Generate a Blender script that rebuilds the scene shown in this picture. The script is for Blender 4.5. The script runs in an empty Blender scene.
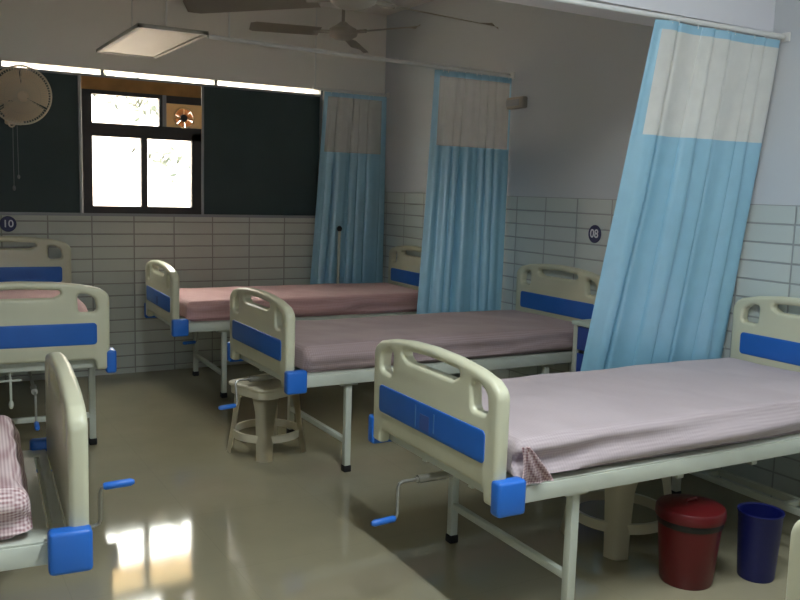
import bpy, bmesh, math, random
from mathutils import Vector, Matrix, noise

C = bpy.context.scene.collection
PI = math.pi
R = math.radians

# ------------------------------------------------------------------ camera
cam_d = bpy.data.cameras.new('camera')
cam = bpy.data.objects.new('camera', cam_d)
C.objects.link(cam)
YAW, PITCH, ROLL, FPX = -0.5287, -0.1267, 0.0297, 860.8
fwd0 = Vector((-math.sin(YAW), math.cos(YAW), 0)); rt0 = Vector((math.cos(YAW), math.sin(YAW), 0)); up0 = Vector((0, 0, 1))
fw = fwd0 * math.cos(PITCH) + up0 * math.sin(PITCH)
u2 = up0 * math.cos(PITCH) - fwd0 * math.sin(PITCH)
rt = rt0 * math.cos(ROLL) + u2 * math.sin(ROLL)
up = u2 * math.cos(ROLL) - rt0 * math.sin(ROLL)
m = Matrix((rt, up, -fw)).transposed().to_4x4()
m.translation = Vector((-3.734, -0.1635, 1.48))
cam.matrix_world = m
cam_d.sensor_width = 36.0
cam_d.lens = 36.0 * FPX / 800.0
cam_d.clip_start = 0.05
bpy.context.scene.camera = cam

# ------------------------------------------------------------------ world: hazy bright sky beyond the window wall, dimmer cool daylight on the other side
SKY_BACK, SKY_FRONT = 27.0, 6.0
w = bpy.data.worlds.new('sky'); bpy.context.scene.world = w; w.use_nodes = True
nt = w.node_tree; nt.nodes.clear()
tc = nt.nodes.new('ShaderNodeTexCoord'); sp = nt.nodes.new('ShaderNodeSeparateXYZ')
mr = nt.nodes.new('ShaderNodeMapRange'); mr.inputs['From Min'].default_value = -0.3; mr.inputs['From Max'].default_value = 0.3
mx = nt.nodes.new('ShaderNodeMix'); mx.data_type = 'RGBA'
mx.inputs['A'].default_value = (0.80 * SKY_FRONT, 0.92 * SKY_FRONT, 1.10 * SKY_FRONT, 1)
mx.inputs['B'].default_value = (1.0 * SKY_BACK, 0.975 * SKY_BACK, 0.90 * SKY_BACK, 1)
bg = nt.nodes.new('ShaderNodeBackground'); ow = nt.nodes.new('ShaderNodeOutputWorld')
nt.links.new(tc.outputs['Generated'], sp.inputs[0]); nt.links.new(sp.outputs['Y'], mr.inputs['Value'])
mz = nt.nodes.new('ShaderNodeMapRange'); mz.inputs['From Min'].default_value = 0.30; mz.inputs['From Max'].default_value = 0.65
nt.links.new(sp.outputs['Z'], mz.inputs['Value'])
mm = nt.nodes.new('ShaderNodeMath'); mm.operation = 'MAXIMUM'
nt.links.new(mr.outputs[0], mm.inputs[0]); nt.links.new(mz.outputs[0], mm.inputs[1])
nt.links.new(mm.outputs[0], mx.inputs['Factor']); nt.links.new(mx.outputs['Result'], bg.inputs['Color'])
nt.links.new(bg.outputs[0], ow.inputs['Surface'])

def area(name, loc, rot, sx, sy, power, col):
    l = bpy.data.lights.new(name, 'AREA'); l.shape = 'RECTANGLE'; l.size = sx; l.size_y = sy
    l.energy = power; l.color = col
    o = bpy.data.objects.new(name, l); o.location = loc; o.rotation_euler = rot; C.objects.link(o)
    return o
# unseen tubes added to light the near bay (their fixtures are built below)
area('added_tube_glow', (-0.35, 0.35, 2.88), (0, 0, 0), 0.06, 1.15, 16, (0.82, 0.93, 1.0))
area('added_tube_glow', (-2.5, 1.2, 2.88), (0, 0, 0), 0.06, 1.15, 52, (0.86, 0.95, 1.0))

vs = bpy.context.scene.view_settings
vs.view_transform = 'Standard'; vs.look = 'None'; vs.gamma = 1.0; vs.use_curve_mapping = False
vs.exposure = 0.25

# ------------------------------------------------------------------ helpers
def lin(c):
    return tuple(((x / 255) / 12.92 if x / 255 <= 0.04045 else ((x / 255 + 0.055) / 1.055) ** 2.4) for x in c)

def mat(name, rgb, rough=0.5, metal=0.0, var=0.0, vscale=8.0, bump=0.0, bscale=60.0, spec=0.5, coat=0.0):
    mt = bpy.data.materials.new(name); mt.use_nodes = True
    n = mt.node_tree; b = n.nodes['Principled BSDF']
    col = lin(rgb)
    b.inputs['Roughness'].default_value = rough; b.inputs['Metallic'].default_value = metal
    b.inputs['Specular IOR Level'].default_value = spec; b.inputs['Coat Weight'].default_value = coat
    t = n.nodes.new('ShaderNodeTexCoord')
    if var > 0:
        nz = n.nodes.new('ShaderNodeTexNoise'); nz.inputs['Scale'].default_value = vscale; nz.inputs['Detail'].default_value = 4
        n.links.new(t.outputs['Object'], nz.inputs['Vector'])
        rp = n.nodes.new('ShaderNodeValToRGB')
        rp.color_ramp.elements[0].position = 0.3; rp.color_ramp.elements[1].position = 0.7
        rp.color_ramp.elements[0].color = (*[x * (1 - var) for x in col], 1)
        rp.color_ramp.elements[1].color = (*[min(1, x * (1 + var)) for x in col], 1)
        n.links.new(nz.outputs['Fac'], rp.inputs['Fac']); n.links.new(rp.outputs['Color'], b.inputs['Base Color'])
    else:
        b.inputs['Base Color'].default_value = (*col, 1)
    if bump > 0:
        n2 = n.nodes.new('ShaderNodeTexNoise'); n2.inputs['Scale'].default_value = bscale; n2.inputs['Detail'].default_value = 3
        n.links.new(t.outputs['Object'], n2.inputs['Vector'])
        bp = n.nodes.new('ShaderNodeBump'); bp.inputs['Strength'].default_value = bump; bp.inputs['Distance'].default_value = 0.004
        n.links.new(n2.outputs['Fac'], bp.inputs['Height']); n.links.new(bp.outputs['Normal'], b.inputs['Normal'])
    return mt

def glow_mat(name, rgb, strength):
    mt = bpy.data.materials.new(name); mt.use_nodes = True
    b = mt.node_tree.nodes['Principled BSDF']
    b.inputs['Base Color'].default_value = (*lin(rgb), 1)
    b.inputs['Emission Color'].default_value = (*lin(rgb), 1); b.inputs['Emission Strength'].default_value = strength
    return mt

def tile_wall_mat(name, axis, top, base_rgb, paint_rgb, grout_rgb):
    """dado of glossy ribbed tiles up to `top`, matt paint above; axis = the wall's horizontal axis"""
    mt = bpy.data.materials.new(name); mt.use_nodes = True
    n = mt.node_tree; b = n.nodes['Principled BSDF']
    g = n.nodes.new('ShaderNodeNewGeometry'); s = n.nodes.new('ShaderNodeSeparateXYZ')
    n.links.new(g.outputs['Position'], s.inputs[0])
    zz = n.nodes.new('ShaderNodeMath'); zz.operation = 'SUBTRACT'; zz.inputs[0].default_value = top
    n.links.new(s.outputs['Z'], zz.inputs[1])
    cb = n.nodes.new('ShaderNodeCombineXYZ')
    n.links.new(s.outputs[axis], cb.inputs['X']); n.links.new(zz.outputs[0], cb.inputs['Y'])
    br = n.nodes.new('ShaderNodeTexBrick'); br.offset = 0.0; br.squash = 1.0
    br.inputs['Scale'].default_value = 1.0; br.inputs['Brick Width'].default_value = 0.31; br.inputs['Row Height'].default_value = 0.0947
    br.inputs['Mortar Size'].default_value = 0.0068; br.inputs['Mortar Smooth'].default_value = 0.6; br.inputs['Bias'].default_value = 0.0
    c1 = lin(base_rgb)
    br.inputs['Color1'].default_value = (*c1, 1); br.inputs['Color2'].default_value = (*[x * 0.94 for x in c1], 1)
    br.inputs['Mortar'].default_value = (*lin(grout_rgb), 1)
    n.links.new(cb.outputs[0], br.inputs['Vector'])
    gt = n.nodes.new('ShaderNodeMath'); gt.operation = 'GREATER_THAN'; gt.inputs[1].default_value = 0.0
    n.links.new(zz.outputs[0], gt.inputs[0])
    nz = n.nodes.new('ShaderNodeTexNoise'); nz.inputs['Scale'].default_value = 1.5; nz.inputs['Detail'].default_value = 3
    n.links.new(g.outputs['Position'], nz.inputs['Vector'])
    rp = n.nodes.new('ShaderNodeValToRGB')
    p = lin(paint_rgb)
    rp.color_ramp.elements[0].color = (*[x * 0.96 for x in p], 1); rp.color_ramp.elements[1].color = (*p, 1)
    n.links.new(nz.outputs['Fac'], rp.inputs['Fac'])
    mix = n.nodes.new('ShaderNodeMix'); mix.data_type = 'RGBA'
    n.links.new(gt.outputs[0], mix.inputs['Factor']); n.links.new(rp.outputs['Color'], mix.inputs['A']); n.links.new(br.outputs['Color'], mix.inputs['B'])
    n.links.new(mix.outputs['Result'], b.inputs['Base Color'])
    rr = n.nodes.new('ShaderNodeMapRange'); rr.inputs['To Min'].default_value = 0.75; rr.inputs['To Max'].default_value = 0.3
    n.links.new(gt.outputs[0], rr.inputs['Value']); n.links.new(rr.outputs[0], b.inputs['Roughness'])
    bm_ = n.nodes.new('ShaderNodeMath'); bm_.operation = 'MULTIPLY'
    n.links.new(br.outputs['Fac'], bm_.inputs[0]); n.links.new(gt.outputs[0], bm_.inputs[1])
    bp = n.nodes.new('ShaderNodeBump'); bp.invert = True; bp.inputs['Strength'].default_value = 0.6; bp.inputs['Distance'].default_value = 0.004
    n.links.new(bm_.outputs[0], bp.inputs['Height']); n.links.new(bp.outputs['Normal'], b.inputs['Normal'])
    return mt

def floor_mat():
    mt = bpy.data.materials.new('polished_floor_tile'); mt.use_nodes = True
    n = mt.node_tree; b = n.nodes['Principled BSDF']
    g = n.nodes.new('ShaderNodeNewGeometry')
    mp = n.nodes.new('ShaderNodeMapping'); mp.inputs['Location'].default_value = (0.25, 0.1, 0)
    n.links.new(g.outputs['Position'], mp.inputs['Vector'])
    br = n.nodes.new('ShaderNodeTexBrick'); br.offset = 0.0
    br.inputs['Scale'].default_value = 1.0; br.inputs['Brick Width'].default_value = 0.6; br.inputs['Row Height'].default_value = 0.6
    br.inputs['Mortar Size'].default_value = 0.0016; br.inputs['Mortar Smooth'].default_value = 0.2
    c = lin(FLOOR_RGB)
    br.inputs['Color1'].default_value = (*c, 1); br.inputs['Color2'].default_value = (*[x * 0.985 for x in c], 1)
    br.inputs['Mortar'].default_value = (*[x * 0.90 for x in c], 1)
    n.links.new(mp.outputs[0], br.inputs['Vector'])
    nz = n.nodes.new('ShaderNodeTexNoise'); nz.inputs['Scale'].default_value = 3.5; nz.inputs['Detail'].default_value = 6
    n.links.new(g.outputs['Position'], nz.inputs['Vector'])
    mr = n.nodes.new('ShaderNodeMapRange'); mr.inputs['To Min'].default_value = 0.88; mr.inputs['To Max'].default_value = 1.1
    n.links.new(nz.outputs['Fac'], mr.inputs['Value'])
    mul = n.nodes.new('ShaderNodeMix'); mul.data_type = 'RGBA'; mul.blend_type = 'MULTIPLY'; mul.inputs['Factor'].default_value = 1.0
    n.links.new(br.outputs['Color'], mul.inputs['A']); n.links.new(mr.outputs[0], mul.inputs['B'])
    n.links.new(mul.outputs['Result'], b.inputs['Base Color'])
    b.inputs['Roughness'].default_value = 0.07; b.inputs['Specular IOR Level'].default_value = 0.5
    n2 = n.nodes.new('ShaderNodeTexNoise'); n2.inputs['Scale'].default_value = 2.2; n2.inputs['Detail'].default_value = 1
    n.links.new(g.outputs['Position'], n2.inputs['Vector'])
    bp = n.nodes.new('ShaderNodeBump'); bp.inputs['Strength'].default_value = 0.12; bp.inputs['Distance'].default_value = 0.004
    n.links.new(n2.outputs['Fac'], bp.inputs['Height']); n.links.new(bp.outputs['Normal'], b.inputs['Normal'])
    return mt

def sheet_mat(name, rgb_a, rgb_b, period, strength):
    """woven check bed sheet"""
    mt = bpy.data.materials.new(name); mt.use_nodes = True
    n = mt.node_tree; b = n.nodes['Principled BSDF']; b.inputs['Roughness'].default_value = 0.9
    b.inputs['Sheen Weight'].default_value = 0.15; b.inputs['Specular IOR Level'].default_value = 0.2
    t = n.nodes.new('ShaderNodeTexCoord')
    fac = []
    for ax in ('X', 'Y', 'Z'):
        s = n.nodes.new('ShaderNodeSeparateXYZ'); n.links.new(t.outputs['Object'], s.inputs[0])
        mu = n.nodes.new('ShaderNodeMath'); mu.operation = 'MULTIPLY'; mu.inputs[1].default_value = 2 * PI / period
        n.links.new(s.outputs[ax], mu.inputs[0])
        si = n.nodes.new('ShaderNodeMath'); si.operation = 'SINE'; n.links.new(mu.outputs[0], si.inputs[0])
        fac.append(si)
    a1 = n.nodes.new('ShaderNodeMath'); a1.operation = 'ADD'; n.links.new(fac[0].outputs[0], a1.inputs[0]); n.links.new(fac[1].outputs[0], a1.inputs[1])
    a2 = n.nodes.new('ShaderNodeMath'); a2.operation = 'ADD'; n.links.new(a1.outputs[0], a2.inputs[0]); n.links.new(fac[2].outputs[0], a2.inputs[1])
    mr = n.nodes.new('ShaderNodeMapRange'); mr.inputs['From Min'].default_value = -2.2; mr.inputs['From Max'].default_value = 2.2
    mr.inputs['To Min'].default_value = 0.5 - strength / 2; mr.inputs['To Max'].default_value = 0.5 + strength / 2
    n.links.new(a2.outputs[0], mr.inputs['Value'])
    mix = n.nodes.new('ShaderNodeMix'); mix.data_type = 'RGBA'
    mix.inputs['A'].default_value = (*lin(rgb_a), 1); mix.inputs['B'].default_value = (*lin(rgb_b), 1)
    n.links.new(mr.outputs[0], mix.inputs['Factor'])
    n.links.new(mix.outputs['Result'], b.inputs['Base Color'])
    nz = n.nodes.new('ShaderNodeTexNoise'); nz.inputs['Scale'].default_value = 7; nz.inputs['Detail'].default_value = 4
    n.links.new(t.outputs['Object'], nz.inputs['Vector'])
    bp = n.nodes.new('ShaderNodeBump'); bp.inputs['Strength'].default_value = 0.35; bp.inputs['Distance'].default_value = 0.02
    n.links.new(nz.outputs['Fac'], bp.inputs['Height']); n.links.new(bp.outputs['Normal'], b.inputs['Normal'])
    return mt

def cloth_mat(name, rgb, transl=0.25, net=0.0, sheen=0.0):
    mt = bpy.data.materials.new(name); mt.use_nodes = True
    n = mt.node_tree; n.nodes.clear()
    out = n.nodes.new('ShaderNodeOutputMaterial')
    d = n.nodes.new('ShaderNodeBsdfDiffuse'); gl = n.nodes.new('ShaderNodeBsdfGlossy'); gl.inputs['Roughness'].default_value = 0.36; tr = n.nodes.new('ShaderNodeBsdfTranslucent'); c = (*lin(rgb), 1)
    t = n.nodes.new('ShaderNodeTexCoord'); nz = n.nodes.new('ShaderNodeTexNoise'); nz.inputs['Scale'].default_value = 14; nz.inputs['Detail'].default_value = 5
    n.links.new(t.outputs['Object'], nz.inputs['Vector'])
    rp = n.nodes.new('ShaderNodeValToRGB')
    rp.color_ramp.elements[0].color = (*[x * 0.9 for x in c[:3]], 1); rp.color_ramp.elements[1].color = (*[min(1, x * 1.08) for x in c[:3]], 1)
    n.links.new(nz.outputs['Fac'], rp.inputs['Fac'])
    n.links.new(rp.outputs['Color'], d.inputs['Color']); n.links.new(rp.outputs['Color'], tr.inputs['Color'])
    mx = n.nodes.new('ShaderNodeMixShader'); mx.inputs[0].default_value = transl
    mg = n.nodes.new('ShaderNodeMixShader'); mg.inputs[0].default_value = sheen
    n.links.new(d.outputs[0], mg.inputs[1]); n.links.new(gl.outputs[0], mg.inputs[2])
    n.links.new(mg.outputs[0], mx.inputs[1]); n.links.new(tr.outputs[0], mx.inputs[2])
    if net > 0:
        tp = n.nodes.new('ShaderNodeBsdfTransparent'); m2 = n.nodes.new('ShaderNodeMixShader'); m2.inputs[0].default_value = net
        n.links.new(mx.outputs[0], m2.inputs[1]); n.links.new(tp.outputs[0], m2.inputs[2])
        n.links.new(m2.outputs[0], out.inputs['Surface'])
    else:
        n.links.new(mx.outputs[0], out.inputs['Surface'])
    return mt

def glass_mat():
    mt = bpy.data.materials.new('window_glass'); mt.use_nodes = True
    n = mt.node_tree; n.nodes.clear()
    out = n.nodes.new('ShaderNodeOutputMaterial'); tp = n.nodes.new('ShaderNodeBsdfTransparent'); gl = n.nodes.new('ShaderNodeBsdfGlossy')
    gl.inputs['Roughness'].default_value = 0.02; tp.inputs['Color'].default_value = (0.94, 0.96, 0.95, 1)
    mx = n.nodes.new('ShaderNodeMixShader'); mx.inputs[0].default_value = 0.06
    n.links.new(tp.outputs[0], mx.inputs[1]); n.links.new(gl.outputs[0], mx.inputs[2]); n.links.new(mx.outputs[0], out.inputs['Surface'])
    return mt

class MB:
    """collects shapes into ONE mesh"""
    def __init__(s): s.bm = bmesh.new()
    def box(s, x0, x1, y0, y1, z0, z1, mtx=None, bevel=0.0, seg=2):
        b = bmesh.new(); bmesh.ops.create_cube(b, size=1)
        for v in b.verts:
            v.co = Vector(((x0 + x1) / 2 + v.co.x * (x1 - x0), (y0 + y1) / 2 + v.co.y * (y1 - y0), (z0 + z1) / 2 + v.co.z * (z1 - z0)))
        if bevel > 0: bmesh.ops.bevel(b, geom=b.edges[:], offset=bevel, segments=seg, profile=0.5, affect='EDGES')
        if mtx is not None: b.transform(mtx)
        s._add(b); return s
    def tube(s, pts, r, n=10, cap=True, closed=False):
        pts = [Vector(p) for p in pts]; k = len(pts)
        rad = r if isinstance(r, (list, tuple)) else [r] * k
        rings = []; prev = None
        for i, p in enumerate(pts):
            if closed: t = (pts[(i + 1) % k] - pts[i - 1])
            else: t = (pts[min(i + 1, k - 1)] - pts[max(i - 1, 0)])
            t.normalize()
            if prev is None:
                a = Vector((0, 0, 1)) if abs(t.z) < 0.9 else Vector((1, 0, 0))
                nx = t.cross(a).normalized()
            else: nx = (prev - t * prev.dot(t)).normalized()
            prev = nx; ny = t.cross(nx)
            rings.append([s.bm.verts.new(p + (nx * math.cos(2 * PI * j / n) + ny * math.sin(2 * PI * j / n)) * rad[i]) for j in range(n)])
        for i in range(k if closed else k - 1):
            a, b = rings[i], rings[(i + 1) % k]
            for j in range(n): s.bm.faces.new((a[j], a[(j + 1) % n], b[(j + 1) % n], b[j]))
        if cap and not closed:
            s.bm.faces.new(rings[0][::-1]); s.bm.faces.new(rings[-1])
        return s
    def lathe(s, prof, cx=0, cy=0, n=36, closed=False):
        rings = []
        for r_, z in prof:
            rings.append([s.bm.verts.new((cx + max(r_, 1e-4) * math.cos(2 * PI * j / n), cy + max(r_, 1e-4) * math.sin(2 * PI * j / n), z)) for j in range(n)])
        L = len(rings)
        for i in range(L if closed else L - 1):
            a, b = rings[i], rings[(i + 1) % L]
            for j in range(n): s.bm.faces.new((a[j], a[(j + 1) % n], b[(j + 1) % n], b[j]))
        return s
    def grid(s, f, nu, nv):
        g = [[s.bm.verts.new(f(i / nu, j / nv)) for j in range(nv + 1)] for i in range(nu + 1)]
        for i in range(nu):
            for j in range(nv): s.bm.faces.new((g[i][j], g[i + 1][j], g[i + 1][j + 1], g[i][j + 1]))
        return s
    def ball(s, c, r, seg=16):
        b = bmesh.new(); bmesh.ops.create_uvsphere(b, u_segments=seg, v_segments=seg // 2, radius=1)
        rr = r if isinstance(r, (tuple, list)) else (r, r, r)
        for v in b.verts: v.co = Vector((c[0] + v.co.x * rr[0], c[1] + v.co.y * rr[1], c[2] + v.co.z * rr[2]))
        s._add(b); return s
    def xf(s, mtx): s.bm.transform(mtx); return s
    def _add(s, b):
        me = bpy.data.meshes.new('tmp'); b.to_mesh(me); b.free(); s.bm.from_mesh(me); bpy.data.meshes.remove(me)
    def build(s, name, material, parent=None, loc=None, angle=35, smooth=True):
        me = bpy.data.meshes.new(name)
        bmesh.ops.recalc_face_normals(s.bm, faces=s.bm.faces[:])
        s.bm.to_mesh(me); s.bm.free()
        return link(name, me, material, parent, loc, angle, smooth)

def link(name, me, material, parent=None, loc=None, angle=35, smooth=True):
    if smooth:
        for p in me.polygons: p.use_smooth = True
        me.set_sharp_from_angle(angle=R(angle))
    o = bpy.data.objects.new(name, me); C.objects.link(o)
    if material: me.materials.append(material)
    if parent: o.parent = parent
    if loc is not None: o.location = loc
    return o

def tag(o, label=None, cat=None, group=None, kind=None):
    if label: o['label'] = label
    if cat: o['category'] = cat
    if group: o['group'] = group
    if kind: o['kind'] = kind
    return o

def empty(name, loc=(0, 0, 0), rz=0.0):
    o = bpy.data.objects.new(name, None); C.objects.link(o); o.location = loc; o.rotation_euler = (0, 0, rz)
    o.empty_display_size = 0.1
    return o

def struct(o):
    o['kind'] = 'structure'; return o

def copy_tree(o, parent=None):
    c = o.copy(); C.objects.link(c)
    if parent: c.parent = parent
    for ch in [k for k in o.children]: copy_tree(ch, c)
    return c

def fillet(pts, n=7):
    """pts = (x, y, r); polygon with rounded corners"""
    out = []; k = len(pts)
    for i in range(k):
        p = Vector(pts[i][:2]); a = Vector(pts[i - 1][:2]); b = Vector(pts[(i + 1) % k][:2]); r_ = pts[i][2]
        if r_ <= 0: out.append(p); continue
        d1 = (a - p).normalized(); d2 = (b - p).normalized()
        ang = math.acos(max(-1, min(1, d1.dot(d2))))
        if abs(ang - PI) < 1e-3: out.append(p); continue
        tl = min(r_ / math.tan(ang / 2), (a - p).length * 0.49, (b - p).length * 0.49)
        rr = tl * math.tan(ang / 2)
        cen = p + (d1 + d2).normalized() * (rr / math.sin(ang / 2))
        s_ = p + d1 * tl; e_ = p + d2 * tl
        a0 = math.atan2(s_.y - cen.y, s_.x - cen.x); a1 = math.atan2(e_.y - cen.y, e_.x - cen.x)
        da = (a1 - a0 + PI) % (2 * PI) - PI
        for q in range(n + 1):
            t_ = a0 + da * q / n; out.append(Vector((cen.x + rr * math.cos(t_), cen.y + rr * math.sin(t_))))
    return out

def plate(outline, holes, depth, bev, mtx, res=3):
    """flat board of the given outline with holes and rounded edges -> mesh"""
    cu = bpy.data.curves.new('plate', 'CURVE'); cu.dimensions = '2D'; cu.fill_mode = 'BOTH'
    for ring in [outline] + list(holes):
        sp_ = cu.splines.new('POLY'); sp_.points.add(len(ring) - 1); sp_.use_cyclic_u = True
        for q, p in zip(sp_.points, ring): q.co = (p[0], p[1], 0, 1)
    cu.extrude = max(depth / 2 - bev, 0.0001); cu.bevel_depth = bev; cu.bevel_resolution = res; cu.offset = -bev
    o = bpy.data.objects.new('plate', cu); C.objects.link(o)
    dg = bpy.context.evaluated_depsgraph_get()
    me = bpy.data.meshes.new_from_object(o.evaluated_get(dg))
    bpy.data.objects.remove(o); bpy.data.curves.remove(cu)
    me.materials.clear()
    b = bmesh.new(); b.from_mesh(me); bmesh.ops.remove_doubles(b, verts=b.verts[:], dist=1e-5); b.transform(mtx)
    bmesh.ops.recalc_face_normals(b, faces=b.faces[:]); b.to_mesh(me); b.free()
    return me

def text_mesh(body, size, depth=0.001):
    cu = bpy.data.curves.new('text', 'FONT'); cu.body = body; cu.size = size; cu.extrude = depth; cu.align_x = 'CENTER'; cu.align_y = 'CENTER'; cu.offset = size * 0.012
    o = bpy.data.objects.new('text', cu); C.objects.link(o)
    dg = bpy.context.evaluated_depsgraph_get(); me = bpy.data.meshes.new_from_object(o.evaluated_get(dg))
    bpy.data.objects.remove(o); bpy.data.curves.remove(cu); me.materials.clear()
    return me

# ------------------------------------------------------------------ materials
FLOOR_RGB = (156, 148, 122)
M = dict(
    floor=floor_mat(),
    wall_r=tile_wall_mat('right_wall_tile_and_paint', 'Y', 1.464, (200, 208, 204), (206, 210, 214), (158, 162, 162)),
    wall_b=tile_wall_mat('window_wall_tile_and_paint', 'X', 1.464, (198, 200, 188), (240, 236, 228), (150, 147, 138)),
    wall_l=tile_wall_mat('left_wall_tile_and_paint', 'Y', 1.464, (206, 206, 200), (206, 202, 196), (150, 147, 138)),
    ceiling=mat('ceiling_paint', (232, 229, 223), 0.85, var=0.03, vscale=1.2),
    beam=mat('beam_paint', (232, 230, 234), 0.7, var=0.02, vscale=2),
    cream=mat('cream_moulded_plastic', (206, 204, 176), 0.32, var=0.03, vscale=5, coat=0.15),
    blue=mat('blue_panel_plastic', (36, 100, 186), 0.35, var=0.05, vscale=6),
    bumper=mat('blue_bumper_plastic', (40, 110, 204), 0.4),
    white_metal=mat('white_enamelled_steel', (200, 204, 190), 0.38, var=0.03, vscale=10),
    chrome=mat('dull_steel', (170, 168, 160), 0.32, metal=0.85),
    rubber=mat('black_rubber', (22, 21, 20), 0.7),
    mark=mat('pale_mark', (84, 132, 190), 0.5),
    mark_red=mat('dull_mark', (66, 92, 160), 0.5),
    sheet=sheet_mat('mauve_check_sheet', (150, 128, 128), (188, 168, 166), 0.011, 0.5),
    sheet_pale=sheet_mat('pale_mauve_check_sheet', (166, 150, 152), (200, 186, 188), 0.011, 0.4),
    sheet_pink=sheet_mat('dusky_pink_check_sheet', (186, 138, 136), (214, 178, 174), 0.011, 0.4),
    sheet_check=sheet_mat('red_check_sheet', (158, 116, 120), (234, 216, 214), 0.0095, 0.95),
    drape=cloth_mat('blue_curtain_cloth', (146, 200, 224), 0.06, sheen=0.22),
    net=cloth_mat('white_curtain_net', (240, 240, 234), 0.3, net=0.55),
    net_lit=cloth_mat('lit_white_curtain_net', (246, 246, 240), 0.2, net=0.20),  # copy of the net, paler and less see-through to imitate its front light
    rail=mat('white_rail_aluminium', (225, 224, 220), 0.4),
    hook=mat('white_hook_plastic', (230, 230, 225), 0.4),
    black=mat('black_window_frame', (54, 50, 48), 0.5),
    darkpanel=mat('dark_tinted_panel', (66, 78, 78), 0.6, var=0.06, vscale=3, spec=0.2),
    alu=mat('grey_aluminium', (150, 152, 152), 0.45, metal=0.4),
    ply=mat('orange_plywood', (164, 120, 66), 0.7, var=0.15, vscale=9),
    ply_pale=cloth_mat('thin_tan_plywood', (216, 192, 150), 0.14),
    fanblade=mat('beige_fan_plastic', (222, 206, 182), 0.5),
    wire=mat('grey_fan_wire', (206, 196, 176), 0.5),
    dark=mat('dark_plastic', (40, 40, 42), 0.5),
    navy=mat('navy_sign_face', (36, 36, 84), 0.35),
    letter=mat('white_sign_lettering', (225, 225, 230), 0.5),
    stool=mat('cream_stool_plastic', (206, 198, 172), 0.42, var=0.04, vscale=6),
    red=mat('red_bin_plastic', (92, 12, 18), 0.4),
    bag=mat('black_bin_bag', (20, 20, 20), 0.35, bump=0.6, bscale=40),
    binblue=mat('blue_bin_plastic', (12, 20, 88), 0.45),
    locker=mat('pale_green_locker_top', (190, 208, 196), 0.4),
    lockerblue=mat('blue_locker_front', (30, 66, 150), 0.45),
    box_underside=mat('beige_underside', (168, 158, 130), 0.5),
    ceilfan=mat('grey_brown_fan_paint', (162, 154, 142), 0.45),
    fanwood=mat('dark_tan_fan_blade', (120, 88, 56), 0.6), glass=glass_mat(), greyframe=mat('grey_painted_frame', (186, 182, 172), 0.6),
    tube=glow_mat('added_fluorescent_tube', (235, 242, 255), 6.0),
    outwall=mat('pink_plaster', (232, 214, 200), 0.85, var=0.05, vscale=0.7),
    outroof=mat('tan_roof', (190, 160, 110), 0.8, var=0.1),
    bark=mat('tree_bark', (92, 76, 60), 0.9, var=0.2),
    leaf=mat('tree_leaf', (40, 44, 26), 0.7, var=0.25),
    ground=mat('dusty_yard', (190, 178, 158), 0.9, var=0.1, vscale=0.5),
)

# ------------------------------------------------------------------ the room
XL, YB, YF, ZC = -5.7, 6.60, -3.6, 2.98
struct(MB().box(XL, 0.0, YF, YB, -0.12, 0).build('floor', M['floor'], smooth=False))
struct(MB().box(XL, 0.0, YF, YB, ZC, ZC + 0.12).build('ceiling', M['ceiling'], smooth=False))
struct(MB().box(0, 0.15, YF, YB + 0.2, -0.12, ZC + 0.12).build('wall_right', M['wall_r'], smooth=False))
struct(MB().box(XL - 0.15, XL, YF, YB + 0.2, -0.12, ZC + 0.12).build('wall_left', M['wall_l'], smooth=False))
# window wall: one mesh with the long window opening
WX0, WX1, WZ0, WZ1 = -4.35, -0.60, 1.24, 2.30
b = MB()
b.box(XL, WX0, YB, YB + 0.2, -0.12, ZC + 0.12); b.box(WX1, 0, YB, YB + 0.2, -0.12, ZC + 0.12)
b.box(WX0, WX1, YB, YB + 0.2, -0.12, WZ0); b.box(WX0, WX1, YB, YB + 0.2, WZ1, ZC + 0.12)
struct(b.build('wall_back', M['wall_b'], smooth=False))
# unseen wall behind the camera, its window added to bring in cool light
b = MB(); VX0, VX1, VZ0, VZ1 = -4.7, -3.2, 0.95, 2.45
b.box(XL - 0.15, VX0, YF - 0.15, YF, -0.12, ZC + 0.12); b.box(VX1, 0.15, YF - 0.15, YF, -0.12, ZC + 0.12)
b.box(VX0, VX1, YF - 0.15, YF, -0.12, VZ0); b.box(VX0, VX1, YF - 0.15, YF, VZ1, ZC + 0.12)
struct(b.build('wall_front', M['wall_l'], smooth=False))
f = MB()
for x in (VX0, (VX0 + VX1) / 2 - 0.025, VX1 - 0.05): f.box(x, x + 0.05, YF - 0.08, YF - 0.03, VZ0, VZ1)
f.box(VX0, VX1, YF - 0.08, YF - 0.03, VZ0, VZ0 + 0.05); f.box(VX0, VX1, YF - 0.08, YF - 0.03, VZ1 - 0.05, VZ1)
wfr = struct(f.build('added_window', M['black'], smooth=False))
MB().box(VX0, VX1, YF - 0.06, YF - 0.056, VZ0, VZ1).build('pane', M['glass'], wfr, smooth=False)
# ceiling beam across the ward above the first curtain
tag(struct(MB().box(XL, 0, 2.69, 2.95, 2.30, ZC).build('trim_1', M['beam'], smooth=False)), 'white painted ceiling beam crossing the ward above the nearest curtain')
# thin slot of clear glazing above the dark panels with little mullions
s_ = MB()
for x in (-4.35, -3.09, -2.40, -1.535, -0.62): s_.box(x, x + 0.022, YB - 0.005, YB + 0.05, 2.257, 2.30)
s_.box(WX0, WX1, YB + 0.0, YB + 0.05, 2.243, 2.262)
wtop = struct(s_.build('window_1', M['alu'], smooth=False))
MB().box(WX0, WX1, YB + 0.03, YB + 0.034, 2.262, 2.30).build('pane', M['glass'], wtop, smooth=False)
# sill strip
struct(MB().box(WX0, WX1, YB - 0.02, YB + 0.06, 1.222, 1.243).build('trim_2', M['alu'], smooth=False))

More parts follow.
